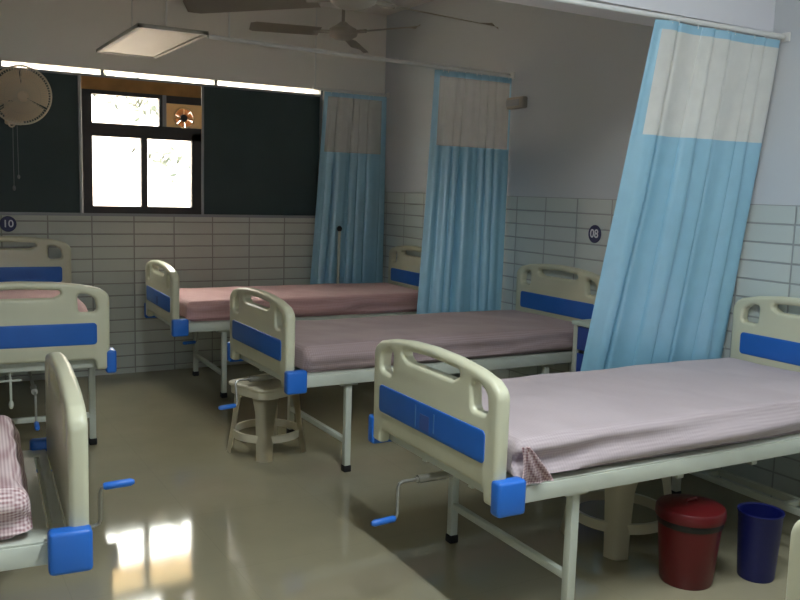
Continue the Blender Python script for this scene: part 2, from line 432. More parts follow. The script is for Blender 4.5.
# dark tinted panels either side of the open window
def dark_panel(n, x0, x1, strips):
    f = MB()
    f.box(x0, x1, YB + 0.01, YB + 0.028, WZ0, 2.244)
    o = struct(f.build(n, M['darkpanel'], smooth=False))
    g = MB()
    for x in strips: g.box(x - 0.009, x + 0.009, YB - 0.008, YB + 0.012, WZ0, 2.244)
    g.build('cover_strip', M['alu'], o, smooth=False)
    return o
dark_panel('window_2', WX0, -2.545, (-2.553, -3.62, WX0 + 0.01))
dark_panel('window_3', -1.640, WX1, (-1.632, WX1 - 0.01))

# clear window in the middle: black frame, three panes, plywood filler strip
fx0, fx1 = -2.54, -1.645
fr = MB(); Y0, Y1 = YB - 0.012, YB + 0.035
def fbox(x0, x1, z0, z1, d=0.0): fr.box(x0, x1, Y0 - d, Y1, z0, z1)
fbox(fx0, -2.470, WZ0, 2.150); fbox(-1.722, fx1, WZ0, 1.87)
fbox(-2.470, -1.722, WZ0, 1.298); fbox(-2.470, fx1, 1.814, 1.912); fbox(-2.470, -1.95, 2.120, 2.150)
fbox(-2.114, -2.067, 1.298, 1.814, 0.004); fbox(-1.974, -1.950, 1.912, 2.120)
win = struct(fr.build('window_4', M['black'], smooth=False))
MB().box(-2.470, -1.722, YB + 0.01, YB + 0.014, 1.298, 1.814).build('pane', M['glass'], win, smooth=False)
MB().box(-2.470, -1.974, YB + 0.01, YB + 0.014, 1.912, 2.120).build('pane', M['glass'], win, smooth=False)
MB().box(fx0, fx1, YB - 0.004, YB + 0.02, 2.150, 2.243).build('plywood_filler', M['ply'], win, smooth=False)
MB().box(-1.950, -1.918, YB - 0.006, YB + 0.02, 1.88, 2.150).build('side_strip', M['alu'], win, smooth=False)
MB().box(-1.918, fx1, YB - 0.004, YB + 0.02, 2.092, 2.150).build('top_strip', M['black'], win, smooth=False)

# exhaust fan in its plywood square
ex = empty('exhaust_fan', (-1.782, YB + 0.005, 1.988))
tag(ex, 'small exhaust fan in a tan plywood square at the window top right', 'fan')
mt_xz = Matrix(((1, 0, 0, 0), (0, 0, -1, 0), (0, 1, 0, 0), (0, 0, 0, 1)))      # plate xy -> world xz
sq = [Vector(p) for p in ((-0.134, -0.112), (0.146, -0.112), (0.146, 0.104), (-0.134, 0.104))]
link('mounting_board', plate(sq, [[Vector((0.078 * math.cos(a), 0.078 * math.sin(a))) for a in [2 * PI * k / 40 for k in range(40)]]], 0.018, 0.001, mt_xz, 1), M['ply_pale'], ex)
rg = MB(); rg.tube([(0.078 * math.cos(2 * PI * k / 40), -0.012, 0.078 * math.sin(2 * PI * k / 40)) for k in range(40)], 0.007, 8, closed=True)
rg.tube([(-0.088, -0.012, 0), (0.088, -0.012, 0)], 0.004, 6); rg.tube([(0, -0.012, -0.088), (0, -0.012, 0.088)], 0.004, 6)
rg.build('ring_guard', M['ply_pale'], ex)
MB().lathe([(0, -0.03), (0.026, -0.03), (0.030, 0.0), (0.026, 0.02), (0, 0.02)]).xf(mt_xz).build('hub', M['dark'], ex)
for k in range(6):
    a = 2 * PI * k / 6 + 0.2
    f = MB(); f.grid(lambda u, v, a=a: Vector(((0.024 + 0.0525 * u) * math.cos(a + (v - 0.5) * (0.97 + 0.03 * u * u)), 0.006 + 0.014 * (v - 0.5), (0.024 + 0.0525 * u) * math.sin(a + (v - 0.5) * (0.97 + 0.03 * u * u)))), 4, 5)
    bmesh.ops.solidify(f.bm, geom=f.bm.faces[:], thickness=0.002)
    f.build('blade', M['fanwood'], ex, smooth=False)

# ------------------------------------------------------------------ outside the window
go = struct(MB().box(-30, 30, YB + 0.3, 40, -3.2, -3.0).build('trim_3', M['ground'], smooth=False)); go['label'] = 'dusty yard outside the window'
bd = empty('building', (-2, 14, -3)); tag(bd, 'pale pink plastered building standing outside beyond the window', 'building')
MB().box(-16, 16, 0, 0.4, 0, 7.35).build('wall', M['outwall'], bd, smooth=False)
MB().box(-16.3, 16.3, -0.25, 0.5, 8.05, 8.5).build('roof_edge', M['outroof'], bd, smooth=False)
for k in range(11): MB().box(-15 + 3 * k - 0.08, -15 + 3 * k + 0.08, 0.1, 0.26, 7.35, 8.05).build('parapet_post', M['outwall'], bd, smooth=False)
random.seed(5)
tr = empty('tree', (-1.15, 9.4, -3)); tag(tr, 'thin leafy tree outside the window, hazy against the bright sky', 'tree')
MB().tube([(0.55, 0, 0), (0.5, 0.05, 2.0), (0.42, 0, 3.6), (0.3, 0, 4.9), (0.1, 0, 5.6)], [0.09, 0.08, 0.06, 0.035, 0.01]).build('trunk', M['bark'], tr)
lf = MB()
for cx_, cz_, nn, rr in ((-0.62, 5.42, 30, 0.12), (-0.25, 5.30, 22, 0.10), (-0.02, 4.72, 34, 0.14), (0.45, 4.78, 26, 0.16), (0.2, 5.55, 30, 0.2)):
    for k in range(nn):
        c_ = Vector((cx_ + random.gauss(0, rr), random.gauss(0, 0.15), cz_ + random.gauss(0, rr * 0.7)))
        d_ = Vector((random.gauss(0, 1), random.gauss(0, 1), random.gauss(0, 1))).normalized() * 0.06; e_ = d_.orthogonal().normalized() * 0.026
        vs_ = [lf.bm.verts.new(c_ + q) for q in (-d_, e_, d_, -e_)]; lf.bm.faces.new(vs_)
tag(lf.build('foliage', M['leaf'], tr, smooth=False), kind='stuff')

# ------------------------------------------------------------------ hospital beds
L, W = 2.057, 0.865
DH = 0.098
to_u = Matrix(((0, 0, 1, 0), (1, 0, 0, 0), (0, 1, 0, 0), (0, 0, 0, 1)))       # plate (v, z, depth) -> local (u, v, z)

def board_outline(dh, post, bar):
    h = dh
    left = [(0.004, post, 0.012), (0.0, 0.86 + h, 0.065), (0.05, 0.892 + h, 0.05), (0.14, 0.912 + h, 0.2), (0.27, 0.926 + h, 0.4)]
    mid = [(W / 2, 0.932 + h, 0.6)]
    right = [(W - x, z, r_) for x, z, r_ in left[::-1]]
    bot = [(W - 0.068, post, 0.012), (W - 0.078, bar, 0.02), (0.078, bar, 0.02), (0.068, post, 0.012)]
    return fillet(left + mid + right + bot, 6)[::-1]

def board_holes(h):
    sl = fillet([(0.062, 0.776 + h, 0.02), (0.155, 0.772 + h, 0.02), (0.160, 0.868 + h, 0.02), (0.115, 0.866 + h, 0.03), (0.072, 0.842 + h, 0.03)], 5)
    sr = [Vector((W - p.x, p.y)) for p in sl]
    slot = fillet([(0.275, 0.848 + h, 0.02), (W - 0.275, 0.848 + h, 0.02), (W - 0.235, 0.868 + h, 0.018), (W - 0.245, 0.886 + h, 0.012), (W / 2, 0.894 + h, 0.5), (0.245, 0.886 + h, 0.012), (0.235, 0.868 + h, 0.018)], 5)
    return [sl, sr, slot]

def make_board(name, u0, dh, post, bar, parent):
    T = 0.052
    o = link(name, plate(board_outline(dh, post, bar), board_holes(dh), T, 0.017, Matrix.Translation((u0 + T / 2, 0, 0)) @ to_u, 4), M['cream'], parent, angle=50)
    pan = fillet([(0.066, 0.613 + dh, 0.018), (W - 0.066, 0.613 + dh, 0.018), (W - 0.066, 0.722 + dh, 0.018), (0.066, 0.722 + dh, 0.018)], 5)
    for uc in (u0 - 0.0005,):
        link('colour_panel', plate(pan, [], 0.007, 0.003, Matrix.Translation((uc, 0, 0)) @ to_u, 2), M['blue'], o, angle=50)['label'] = 'smooth blue inset panel'
    return o

def make_bed():
    r_ = empty('hospital_bed')
    fb = make_board('footboard', 0.0, 0.0, 0.482, 0.535, r_)
    hb = make_board('headboard', L, DH, 0.482, 0.555, r_)
    for u0, u1 in ((-0.004, 0.105), (L - 0.05, L + 0.055)):
        for v0, v1 in ((-0.03, 0.022), (W - 0.022, W + 0.03)):
            zz = (0.462, 0.578)
            MB().box(u0, u1, v0, v1, zz[0], zz[1], bevel=0.012, seg=3).build('corner_bumper', M['bumper'], r_)['label'] = 'blue plastic corner bumper'
    for v0 in (0.008, W - 0.04):
        MB().box(0.05, L + 0.004, v0, v0 + 0.032, 0.482, 0.540, bevel=0.004).build('side_rail', M['white_metal'], r_)
    for u0 in (0.052, L - 0.036):
        MB().box(u0, u0 + 0.034, 0.04, W - 0.04, 0.485, 0.537, bevel=0.004).build('end_rail', M['white_metal'], r_)
    # perforated steel deck
    ol = [Vector(p) for p in ((0.056, 0.012), (L, 0.012), (L, W - 0.012), (0.056, W - 0.012))]
    holes = [fillet([(0.083, 0.10, 0.007), (0.098, 0.10, 0.007), (0.098, W - 0.10, 0.007), (0.083, W - 0.10, 0.007)], 4)]
    for k in range(5):
        u = 0.3 + 0.36 * k
        for v in (0.14, 0.50): holes.append(fillet([(u, v, 0.007), (u + 0.015, v, 0.007), (u + 0.015, v + 0.22, 0.007), (u, v + 0.22, 0.007)], 3))
    link('bed_deck', plate(ol, holes, 0.006, 0.001, Matrix.Translation((0, 0, 0.5435)), 1), M['white_metal'], r_)
    # legs with rubber feet, low stretchers
    for u in (0.37, L - 0.37):
        for v in (0.055, W - 0.055):
            b = MB(); b.box(u - 0.017, u + 0.017, v - 0.017, v + 0.017, 0.03, 0.485, bevel=0.003)
            b.box(u - 0.05, u + 0.05, v - 0.022, v + 0.022, 0.466, 0.486, bevel=0.004)
            lg = b.build('leg', M['white_metal'], r_)
            MB().box(u - 0.021, u + 0.021, v - 0.021, v + 0.021, 0, 0.036, bevel=0.005).build('rubber_foot', M['rubber'], lg)['label'] = 'black rubber foot'
        MB().box(u - 0.013, u + 0.013, 0.06, W - 0.06, 0.150, 0.178, bevel=0.003).build('stretcher', M['white_metal'], r_)
    MB().box(L - 0.27, L - 0.244, 0.03, W - 0.03, 0.150, 0.178, bevel=0.003).box(L - 0.37, L - 0.25, 0.2, 0.222, 0.152, 0.174).box(L - 0.37, L - 0.25, W - 0.222, W - 0.2, 0.152, 0.174).build('rear_brace', M['white_metal'], r_)
    MB().box(0.09, L - 0.1, 0.26, 0.285, 0.455, 0.481).box(0.09, L - 0.1, W - 0.285, W - 0.26, 0.455, 0.481).box(0.85, 0.88, 0.04, W - 0.04, 0.455, 0.483).box(1.25, 1.28, 0.04, W - 0.04, 0.455, 0.483).build('underframe', M['white_metal'], r_, smooth=False)
    # crank: shaft under the foot end, arm, blue grip
    ck = MB(); ck.tube([(0.75, 0, 0), (-0.04, 0, 0)], 0.009, 10).tube([(-0.04, 0, 0), (-0.09, 0, 0), (-0.105, 0, -0.006), (-0.110, 0, -0.02), (-0.110, 0, -0.115), (-0.114, 0, -0.128), (-0.126, 0, -0.133)], 0.006, 10)
    ck.tube([(0.085, 0, 0), (-0.03, 0, 0)], 0.0155, 14)
    c_ = ck.build('crank', M['chrome'], r_, loc=(0, W / 2, 0.452))
    MB().tube([(-0.118, 0, -0.133), (-0.125, 0, -0.133), (-0.20, 0, -0.137), (-0.212, 0, -0.137)], [0.009, 0.012, 0.0125, 0.007], 14).build('crank_grip', M['bumper'], c_)['label'] = 'blue plastic crank grip'
    return r_

def panel_marks(bed):  # thin pale bars and a dull square set on the blue panel
    fb = [c for c in bed.children if c.name.startswith('footboard')][0]
    pn = [c for c in fb.children if c.name.startswith('colour_panel')][0]
    b = MB(); b.box(-0.0052, -0.0042, 0.505, 0.512, 0.622, 0.705); b.box(-0.0052, -0.0042, 0.375, 0.382, 0.632, 0.700)
    b.build('faint_mark', M['mark'], fb, smooth=False)['label'] = 'two pale upright marks'
    MB().box(-0.0050, -0.0042, 0.41, 0.475, 0.626, 0.682).build('faint_mark', M['mark_red'], fb, smooth=False)['label'] = 'dull square mark'

bedA = make_bed()
def place(bed, x, y, rz, label):
    bed.location = (x, y, 0); bed.rotation_euler = (0, 0, rz)
    tag(bed, label, 'bed', 'hospital beds of the ward')
    return bed
bedB = copy_tree(bedA); bedC = copy_tree(bedA); bedD = copy_tree(bedA); bedE = copy_tree(bedA); bedG = copy_tree(bedA)
place(bedA, -2.1356, 1.9428, -0.0251, 'nearest cream and blue hospital bed with the red and blue bins under it')
place(bedB, -2.1091, 3.7115, -0.005, 'middle hospital bed against the right wall, below the round 08 sign')
place(bedC, -2.1743, 5.5184, -0.0366, 'farthest hospital bed on the right, lying along the tiled window wall')
place(bedD, -3.263, 2.985, R(175.8), 'hospital bed at lower left, its footboard seen edge on and its crank turned up')
place(bedE, -2.80, 4.42, R(90 - 4.2), 'hospital bed at left with its headboard against the window wall below the 10 sign')
place(bedG, -2.26, -0.02, -0.01, 'hospital bed at the bottom right corner, only a corner of its footboard showing')
bedE.scale.z = 1.045          # wound up a little higher than the others
panel_marks(bedA); panel_marks(bedC)
def crank_of(bed): return [c for c in bed.children if c.name.startswith('crank')][0]
crank_of(bedD).rotation_euler = (R(172), 0, 0); crank_of(bedD).location.z = 0.405; crank_of(bedD).location.x = 0.035
crank_of(bedB).rotation_euler = (R(-14), 0, 0)
crank_of(bedC).rotation_euler = (R(20), 0, 0); crank_of(bedC).location.x = 0.40
cE = crank_of(bedE); cE.location.y = W / 2 - 0.06; cE.location.z = 0.40
c2 = MB(); c2.tube([(0.75, 0, 0), (-0.05, 0, 0), (-0.06, 0, -0.004), (-0.064, 0, -0.02), (-0.068, 0, -0.1)], 0.006, 10).ball((-0.069, 0, -0.115), (0.012, 0.012, 0.022)).tube([(-0.06, -0.05, -0.002), (-0.06, 0.05, -0.002)], 0.005)
c2.build('crank', M['white_metal'], bedE, loc=(0, W / 2 + 0.05, 0.47))['label'] = 'second crank with a white knob hanging down'

# ------------------------------------------------------------------ mattresses in their sheets
def mattress(bed, label, seed, material, u0=0.105, u1=2.045, fold=1.0):
    x0, x1, y0, y1, z0, z1 = u0, u1, 0.014, W - 0.014, 0.5475, 0.692
    b = bmesh.new(); nx, ny, nz_ = 110, 46, 12
    rr = 0.045
    def surf(p):
        q = Vector((min(max(p.x, x0 + rr), x1 - rr), min(max(p.y, y0 + rr), y1 - rr), min(max(p.z, z0 + 0.02), z1 - rr)))
        d = p - q; l = d.length
        k = rr
        if l > 1e-6:
            r2 = rr if p.z > z0 + 0.02 else 0.02
            p = q + d / l * min(l, r2) if l > r2 else p
        # gentle rumples: top waves, and slanting folds down the sides
        n1 = noise.noise(Vector((p.x * 2.2 + seed, p.y * 2.6, 0)))
        n2 = noise.noise(Vector((p.x * 6 + p.y * 4 + seed * 2, p.y * 3, p.z * 8)))
        n3 = noise.noise(Vector((p.x * 14 + seed, p.y * 10 + p.x * 5, p.z * 10)))
        top = max(0.0, (p.z - z0) / (z1 - z0))
        p.z += top * (0.008 * n1 + 0.004 * n2 + 0.0016 * n3)
        if p.z > z0 + 0.01:
            side = -1 if p.y < y0 + 0.03 else (1 if p.y > y1 - 0.03 else 0)
            if side:
                zz = (p.z - z0) / (z1 - z0)
                f = 0.5 + 0.5 * math.sin((p.x * 5.2 + zz * 3.2 + seed) + 1.3 * noise.noise(Vector((p.x * 1.8, seed, 0))))
                f2 = math.sin(2 * PI * (1.25 * zz - 0.42 * p.x + 0.35 * noise.noise(Vector((p.x * 1.7, seed, 3.0)))) + seed)
                p.y += side * ((0.012 * f + 0.011 * f2) * math.sin(PI * min(1, 0.08 + zz * 0.95)) - 0.004) * fold + side * 0.006 * n2
            if p.x < x0 + 0.03: p.x -= 0.012 * (0.5 + 0.5 * math.sin(p.y * 30 + seed)) * (1 - top * 0.5) * fold - 0.004
        return p
    def face(f, n_, m_):
        g = [[b.verts.new(surf(Vector(f(i / n_, j / m_)))) for j in range(m_ + 1)] for i in range(n_ + 1)]
        for i in range(n_):
            for j in range(m_): b.faces.new((g[i][j], g[i + 1][j], g[i + 1][j + 1], g[i][j + 1]))
    X = lambda t: x0 + (x1 - x0) * t; Y = lambda t: y0 + (y1 - y0) * t; Z = lambda t: z0 + (z1 - z0) * t
    face(lambda a, c: (X(a), Y(c), z1), nx, ny); face(lambda a, c: (X(a), Y(c), z0), nx, ny)
    face(lambda a, c: (X(a), y0, Z(c)), nx, nz_); face(lambda a, c: (X(a), y1, Z(c)), nx, nz_)
    face(lambda a, c: (x0, Y(a), Z(c)), ny, nz_); face(lambda a, c: (x1, Y(a), Z(c)), ny, nz_)
    bmesh.ops.remove_doubles(b, verts=b.verts[:], dist=1e-4)
    bmesh.ops.recalc_face_normals(b, faces=b.faces[:])
    me = bpy.data.meshes.new('mattress'); b.to_mesh(me); b.free()
    o = link('mattress', me, material, angle=80)
    o.parent = bed; o['label'] = label
    return o
mattress(bedA, 'mattress under a pale mauve sheet', 1.3, M['sheet_pale'], fold=1.9)
def sheet_corner(bed):
    g = MB()
    g.grid(lambda u, v: Vector((0.094 + 0.135 * u * (1 - 0.75 * v), -0.004 - 0.010 * math.sin(PI * v) - 0.005 * math.sin(u * 14 + v * 3), 0.550 + 0.128 * v)), 16, 14)
    bmesh.ops.solidify(g.bm, geom=g.bm.faces[:], thickness=0.003)
    g.build('sheet_corner', M['sheet_check'], bed, angle=180)['label'] = 'bunched corner of the sheet in red and white pattern'
sheet_corner(bedA)
mattress(bedB, 'mattress under a mauve sheet', 4.1, M['sheet'])
mattress(bedC, 'mattress under a dusky pink sheet', 7.7, M['sheet_pink'])
mattress(bedD, 'mattress under a red and white check sheet', 2.2, M['sheet_check'], u0=0.15, fold=1.6)
mattress(bedE, 'mattress under a pale pink sheet', 5.6, M['sheet_pink'])
mattress(bedG, 'mattress under a mauve sheet', 9.1, M['sheet'])

# ------------------------------------------------------------------ curtain rails and curtains
def curtain_rail(pts, hangers, label):
    r_ = empty('curtain_rail', pts[0])
    o0 = Vector(pts[0])
    MB().tube([Vector(p) - o0 for p in pts], 0.012, 12).build('track', M['rail'], r_)
    for h in hangers:
        h = Vector(h) - o0
        b = MB(); b.tube([h, Vector((h.x, h.y, ZC - o0.z))], 0.006, 8); b.lathe([(0.001, ZC - o0.z - 0.012), (0.03, ZC - o0.z - 0.012), (0.03, ZC - o0.z), (0.001, ZC - o0.z)], h.x, h.y, 16)
        b.build('hanger_rod', M['rail'], r_)
    for e in (pts[0], pts[-1]):
        if abs(e[0]) < 0.06:
            q = Vector(e) - o0
            MB().box(-0.012 - o0.x, -0.0005 - o0.x, q.y - 0.022, q.y + 0.022, q.z - 0.022, q.z + 0.022, bevel=0.004).build('wall_bracket', M['rail'], r_)
    return tag(r_, label, 'curtain rail')
curtain_rail([(-0.022, 2.61, 2.265), (-0.9, 2.635, 2.265), (-1.5, 2.65, 2.265)], [], 'white curtain rail under the ceiling beam holding the nearest curtain')
curtain_rail([(-0.032, 4.76, 2.292), (-0.9, 4.72, 2.292), (-2.215, 4.625, 2.292)], [(-2.09, 4.636, 2.292)], 'long white curtain rail across the ward holding the middle curtain')
curtain_rail([(-0.032, 6.53, 2.298), (-0.72, 6.53, 2.298)], [(-0.70, 6.53, 2.298)], 'short curtain rail in the far corner holding the dark blue curtain')

def curtain(label, xl, xr, ytop, ztop, ybl, ybr, zdrape, zbot, zknee, n, amp, seed, xbl=None, xbr=None, sharp=0.0, net='net'):
    xbl = xl if xbl is None else xbl; xbr = xr if xbr is None else xbr
    r_ = empty('curtain', ((xl + xr) / 2, ytop, zbot)); o0 = Vector(r_.location)
    def f(s, z):
        t = min(1, (ztop - z) / (ztop - zknee)); t2 = (ztop - z) / (ztop - zbot)
        wob = s + 0.035 * math.sin(2 * PI * s * 2.3 + seed) + 0.015 * math.sin(2 * PI * s * 5 + seed * 2) + 0.02 * t2 * math.sin(seed * 3 + 7 * s)
        a = amp * (0.35 + 0.65 * min(1, t2 * 2.5))
        fold = math.sin(2 * PI * n * wob + seed) * (1 + sharp * math.sin(5.1 * s * PI + seed)) * 0.7 + sharp * 1.3 * (0.6 - 1.2 * abs(math.sin(PI * n * wob + seed * 0.5)) ** 0.8) + 0.3 * math.sin(4 * PI * n * wob + 1.3) + 0.6 * noise.noise(Vector((s * 7, t2 * 1.6, seed)))
        x = (xl + (xr - xl) * s) * (1 - t2) + (xbl + (xbr - xbl) * s) * t2 + (0.010 + 0.022 * sharp) * math.cos(2 * PI * n * wob + seed + 0.5)
        y = ytop * (1 - t) + (ybl + (ybr - ybl) * s) * t + a * (1 - 0.65 * s ** 6) * fold * (1 if 0.02 < s < 0.98 else 0.6)
        return Vector((min(x, -0.012), y, z)) - o0
    NS = n * 16
    bw = 0.022 / max(0.3, xr - xl)
    top = ztop - 0.018
    def sheet(s0, s1, za, zb, nu, nv): return lambda u, v: f(s0 + (s1 - s0) * u, za + (zb - za) * v)
    MB().grid(sheet(bw, 1 - bw, top - 0.036, zdrape, 1, 1), NS, 10).build('net_panel', M[net], r_, angle=180)['label'] = 'see-through white net top'
    MB().grid(sheet(0, 1, zdrape, zbot, 1, 1), NS, 40).build('drape', M['drape'], r_, angle=180)['label'] = 'pleated sky blue cloth'
    bb = MB(); bb.grid(sheet(0, 1, top, top - 0.036, 1, 1), NS, 2); bb.grid(sheet(0, bw, top - 0.036, zdrape, 1, 1), 4, 10); bb.grid(sheet(1 - bw, 1, top - 0.036, zdrape, 1, 1), 4, 10)
    bmesh.ops.remove_doubles(bb.bm, verts=bb.bm.verts[:], dist=1e-4)
    bb.build('border', M['drape'], r_, angle=180)['label'] = 'blue cloth border round the net'
    for k in range(n + 2):
        p = f((k + 0.5) / (n + 2), top - 0.01); q = Vector((p.x, ytop - o0.y, ztop - o0.z))
        MB().tube([p, (p + q) / 2 + Vector((0, 0, 0.004)), q + Vector((0, 0, -0.01))], 0.003, 6).build('hook', M['hook'], r_)
    return tag(r_, label, 'curtain', 'hospital privacy curtains')
curtain('bright sky blue curtain with white net top behind the nearest bed', -0.84, -0.013, 2.625, 2.265, 3.0, 2.825, 1.762, 0.30, 0.62, 7, 0.044, 0.7, xbl=-0.82, sharp=0.7, net='net_lit')
curtain('mid blue curtain with brownish net top behind the middle bed', -0.625, -0.02, 4.76, 2.292, 4.76, 4.76, 1.785, 0.30, 1.0, 7, 0.026, 2.1, xbl=-0.72, sharp=0.4)
curtain('dark blue curtain hanging in the far corner beside the dark window panel', -0.60, -0.03, 6.53, 2.298, 6.53, 6.53, 1.785, 0.30, 1.0, 6, 0.024, 4.4, xbl=-0.74, sharp=0.4)

# ------------------------------------------------------------------ wall signs
def sign(loc, rot, txt, label):
    r_ = empty('number_sign', loc); r_.rotation_euler = rot
    MB().lathe([(0.0001, 0.006), (0.052, 0.006), (0.056, 0.003), (0.056, 0.0), (0.0001, 0.0)], n=40).build('disc', M['navy'], r_)
    me = text_mesh(txt, 0.074); link('numerals', me, M['letter'], r_, loc=(0, 0, 0.0065), smooth=False)
    return tag(r_, label, 'sign')
sign((-0.001, 3.855, 1.247), (R(90), 0, R(-90)), '08', 'round navy sign reading 08 on the right tiled wall')
sign((-3.056, YB - 0.001, 1.158), (R(90), 0, 0), '10', 'round navy sign reading 10 on the tiled window wall')

# ------------------------------------------------------------------ wall fan
wf = empty('wall_fan', (-3.0, YB + 0.0, 1.95)); tag(wf, 'beige caged wall fan on the dark panel at the upper left', 'fan')
MB().box(-0.06, 0.06, -0.03, 0.01, -0.09, 0.07, bevel=0.012).tube([(0, -0.02, 0), (0, -0.10, 0.02), (0, -0.15, 0.085)], 0.018, 12).build('wall_mount', M['fanblade'], wf)
tilt = Matrix.Translation((0.02, -0.29, 0.095)) @ Matrix.Rotation(R(6), 4, 'Z') @ Matrix.Rotation(R(12), 4, 'X')
MB().lathe([(0.0001, 0.09), (0.05, 0.085), (0.065, 0.05), (0.065, -0.02), (0.04, -0.04), (0.0001, -0.04)], n=24).xf(tilt @ mt_xz.inverted() @ Matrix.Translation((0, 0, -0.15)) if False else tilt @ Matrix.Translation((0, 0.10, 0)) @ Matrix.Rotation(R(-90), 4, 'X')).build('motor', M['fanblade'], wf)
cg = MB(); RR = 0.195
def cage(k, t, front):
    a = 2 * PI * k; r_ = RR * t
    y = (-0.055 * math.cos(t * PI / 2) ** 0.7 if t < 1 else 0) if front else (0.05 * math.cos(t * PI / 2) ** 0.7 if t < 1 else 0)
    return Vector((r_ * math.cos(a), y, r_ * math.sin(a)))
for fr_ in (True, False):
    for k in range(64): cg.tube([cage(k / 64, t, fr_) for t in (0.2, 0.45, 0.7, 0.88, 1.0)], 0.0020, 5)
    for t in (0.2, 0.6): cg.tube([cage(k / 40, t, fr_) for k in range(40)], 0.002, 6, closed=True)
cg.tube([cage(k / 48, 1.0, True) for k in range(48)], 0.0065, 8, closed=True)
cg.xf(tilt).build('cage', M['wire'], wf)
hb_ = MB().lathe([(0.0001, 0.03), (0.03, 0.028), (0.038, 0.0), (0.036, -0.03), (0.0001, -0.03)], n=24); hb_.xf(tilt @ Matrix.Rotation(R(90), 4, 'X')).build('hub', M['fanblade'], wf)
for k in range(3):
    a = 2 * PI * k / 3 + 0.6
    f = MB(); f.grid(lambda u, v, a=a: Vector(((0.03 + 0.145 * u) * math.cos(a + (v - 0.5) * 1.95), 0.03 * (v - 0.5) - 0.005, (0.03 + 0.145 * u) * math.sin(a + (v - 0.5) * 1.95))), 6, 10)
    bmesh.ops.solidify(f.bm, geom=f.bm.faces[:], thickness=0.002); f.xf(tilt).build('blade', M['fanblade'], wf)
MB().tube([(0.022 * math.cos(PI * k / 10) - 0.04, -0.24, -0.085 - 0.032 * math.sin(PI * k / 10)) for k in range(11)], 0.006, 8).box(-0.055, -0.025, -0.25, -0.16, -0.088, -0.076).build('tilt_handle', M['fanblade'], wf)
MB().tube([(-0.01, -0.03, -0.09), (-0.012, -0.03, -0.30), (-0.012, -0.03, -0.52)], 0.0025, 6).ball((-0.012, -0.03, -0.535), (0.011, 0.011, 0.02)).tube([(0.018, -0.03, -0.09), (0.020, -0.03, -0.44)], 0.0022, 6).ball((0.02, -0.03, -0.455), (0.010, 0.010, 0.016)).build('pull_cord', M['alu'], wf)

# ------------------------------------------------------------------ ceiling fans
def ceiling_fan(x, y, z, angs, label, rad=0.62):
    r_ = empty('ceiling_fan', (x, y, z))
    MB().tube([(0, 0, 0.04), (0, 0, ZC - z - 0.05)], 0.011, 12).build('down_rod', M['ceilfan'], r_)
    MB().lathe([(0.013, ZC - z - 0.09), (0.05, ZC - z - 0.03), (0.055, ZC - z), (0.0001, ZC - z)], n=24).build('canopy', M['ceilfan'], r_)
    MB().lathe([(0.0001, -0.045), (0.05, -0.042), (0.09, -0.02), (0.098, 0.0), (0.09, 0.025), (0.045, 0.05), (0.02, 0.07), (0.0001, 0.07)], n=32).build('motor', M['ceilfan'], r_)
    for a in angs:
        d = rt0 * math.cos(R(a)) + fwd0 * math.sin(R(a)); p = Vector((-d.y, d.x, 0))
        f = MB()
        def bl(u, v):
            r0 = 0.16 + (rad - 0.16) * u; w_ = 0.055 + 0.012 * u
            if u > 0.92: w_ *= math.sqrt(max(0.05, 1 - ((u - 0.92) / 0.085) ** 2))
            return d * r0 + p * ((v - 0.5) * 2 * w_) + Vector((0, 0, 0.018 * (v - 0.5) * 2 - 0.004 - 0.01 * u))
        f.grid(bl, 16, 6); bmesh.ops.solidify(f.bm, geom=f.bm.faces[:], thickness=0.003)
        f.tube([d * 0.08 + Vector((0, 0, 0)), d * 0.20 + Vector((0, 0, -0.004))], 0.012, 8)
        f.build('blade', M['ceilfan'], r_)
    return tag(r_, label, 'fan', 'ceiling fans')
ceiling_fan(-1.145, 5.119, 2.50, (202, 322, 82), 'ceiling fan hanging in front of the back wall over the far beds')

# fan nearer to the camera, hub just above the frame: a blade reaches into view
hx, hy = -2.10, 3.082
ang0 = math.degrees(math.atan2((Vector((-1.345 - hx, 3.142 - hy, 0))).dot(fwd0), (Vector((-1.345 - hx, 3.142 - hy, 0))).dot(rt0)))
ceiling_fan(hx, hy, 2.25, (ang0, ang0 + 130, ang0 + 246), 'nearer ceiling fan at the top edge, a long dark blade reaching in', 0.76)

# ------------------------------------------------------------------ hanging box with beige underside, and unseen lit tubes added over the near bay
lb = empty('hanging_panel', (-2.42, 5.12, 2.30)); tag(lb, 'hanging box with a pale beige underside near the back wall, upper left', 'light')
b = MB()
for q in ((-0.19, -0.165, -0.55, 0.55), (0.165, 0.19, -0.55, 0.55), (-0.19, 0.19, -0.55, -0.525), (-0.19, 0.19, 0.525, 0.55)): b.box(*q, -0.010, 0.008)
b.box(-0.19, 0.19, -0.55, 0.55, 0.004, 0.010)
b.build('frame', M['greyframe'], lb, smooth=False)
MB().box(-0.166, 0.166, -0.526, 0.526, -0.005, 0.004).build('box_underside', M['box_underside'], lb, smooth=False)
for yy in (-0.4, 0.4): MB().tube([(0, yy, 0.03), (0, yy, ZC - 2.30)], 0.005, 8).build('suspension_rod', M['rail'], lb)

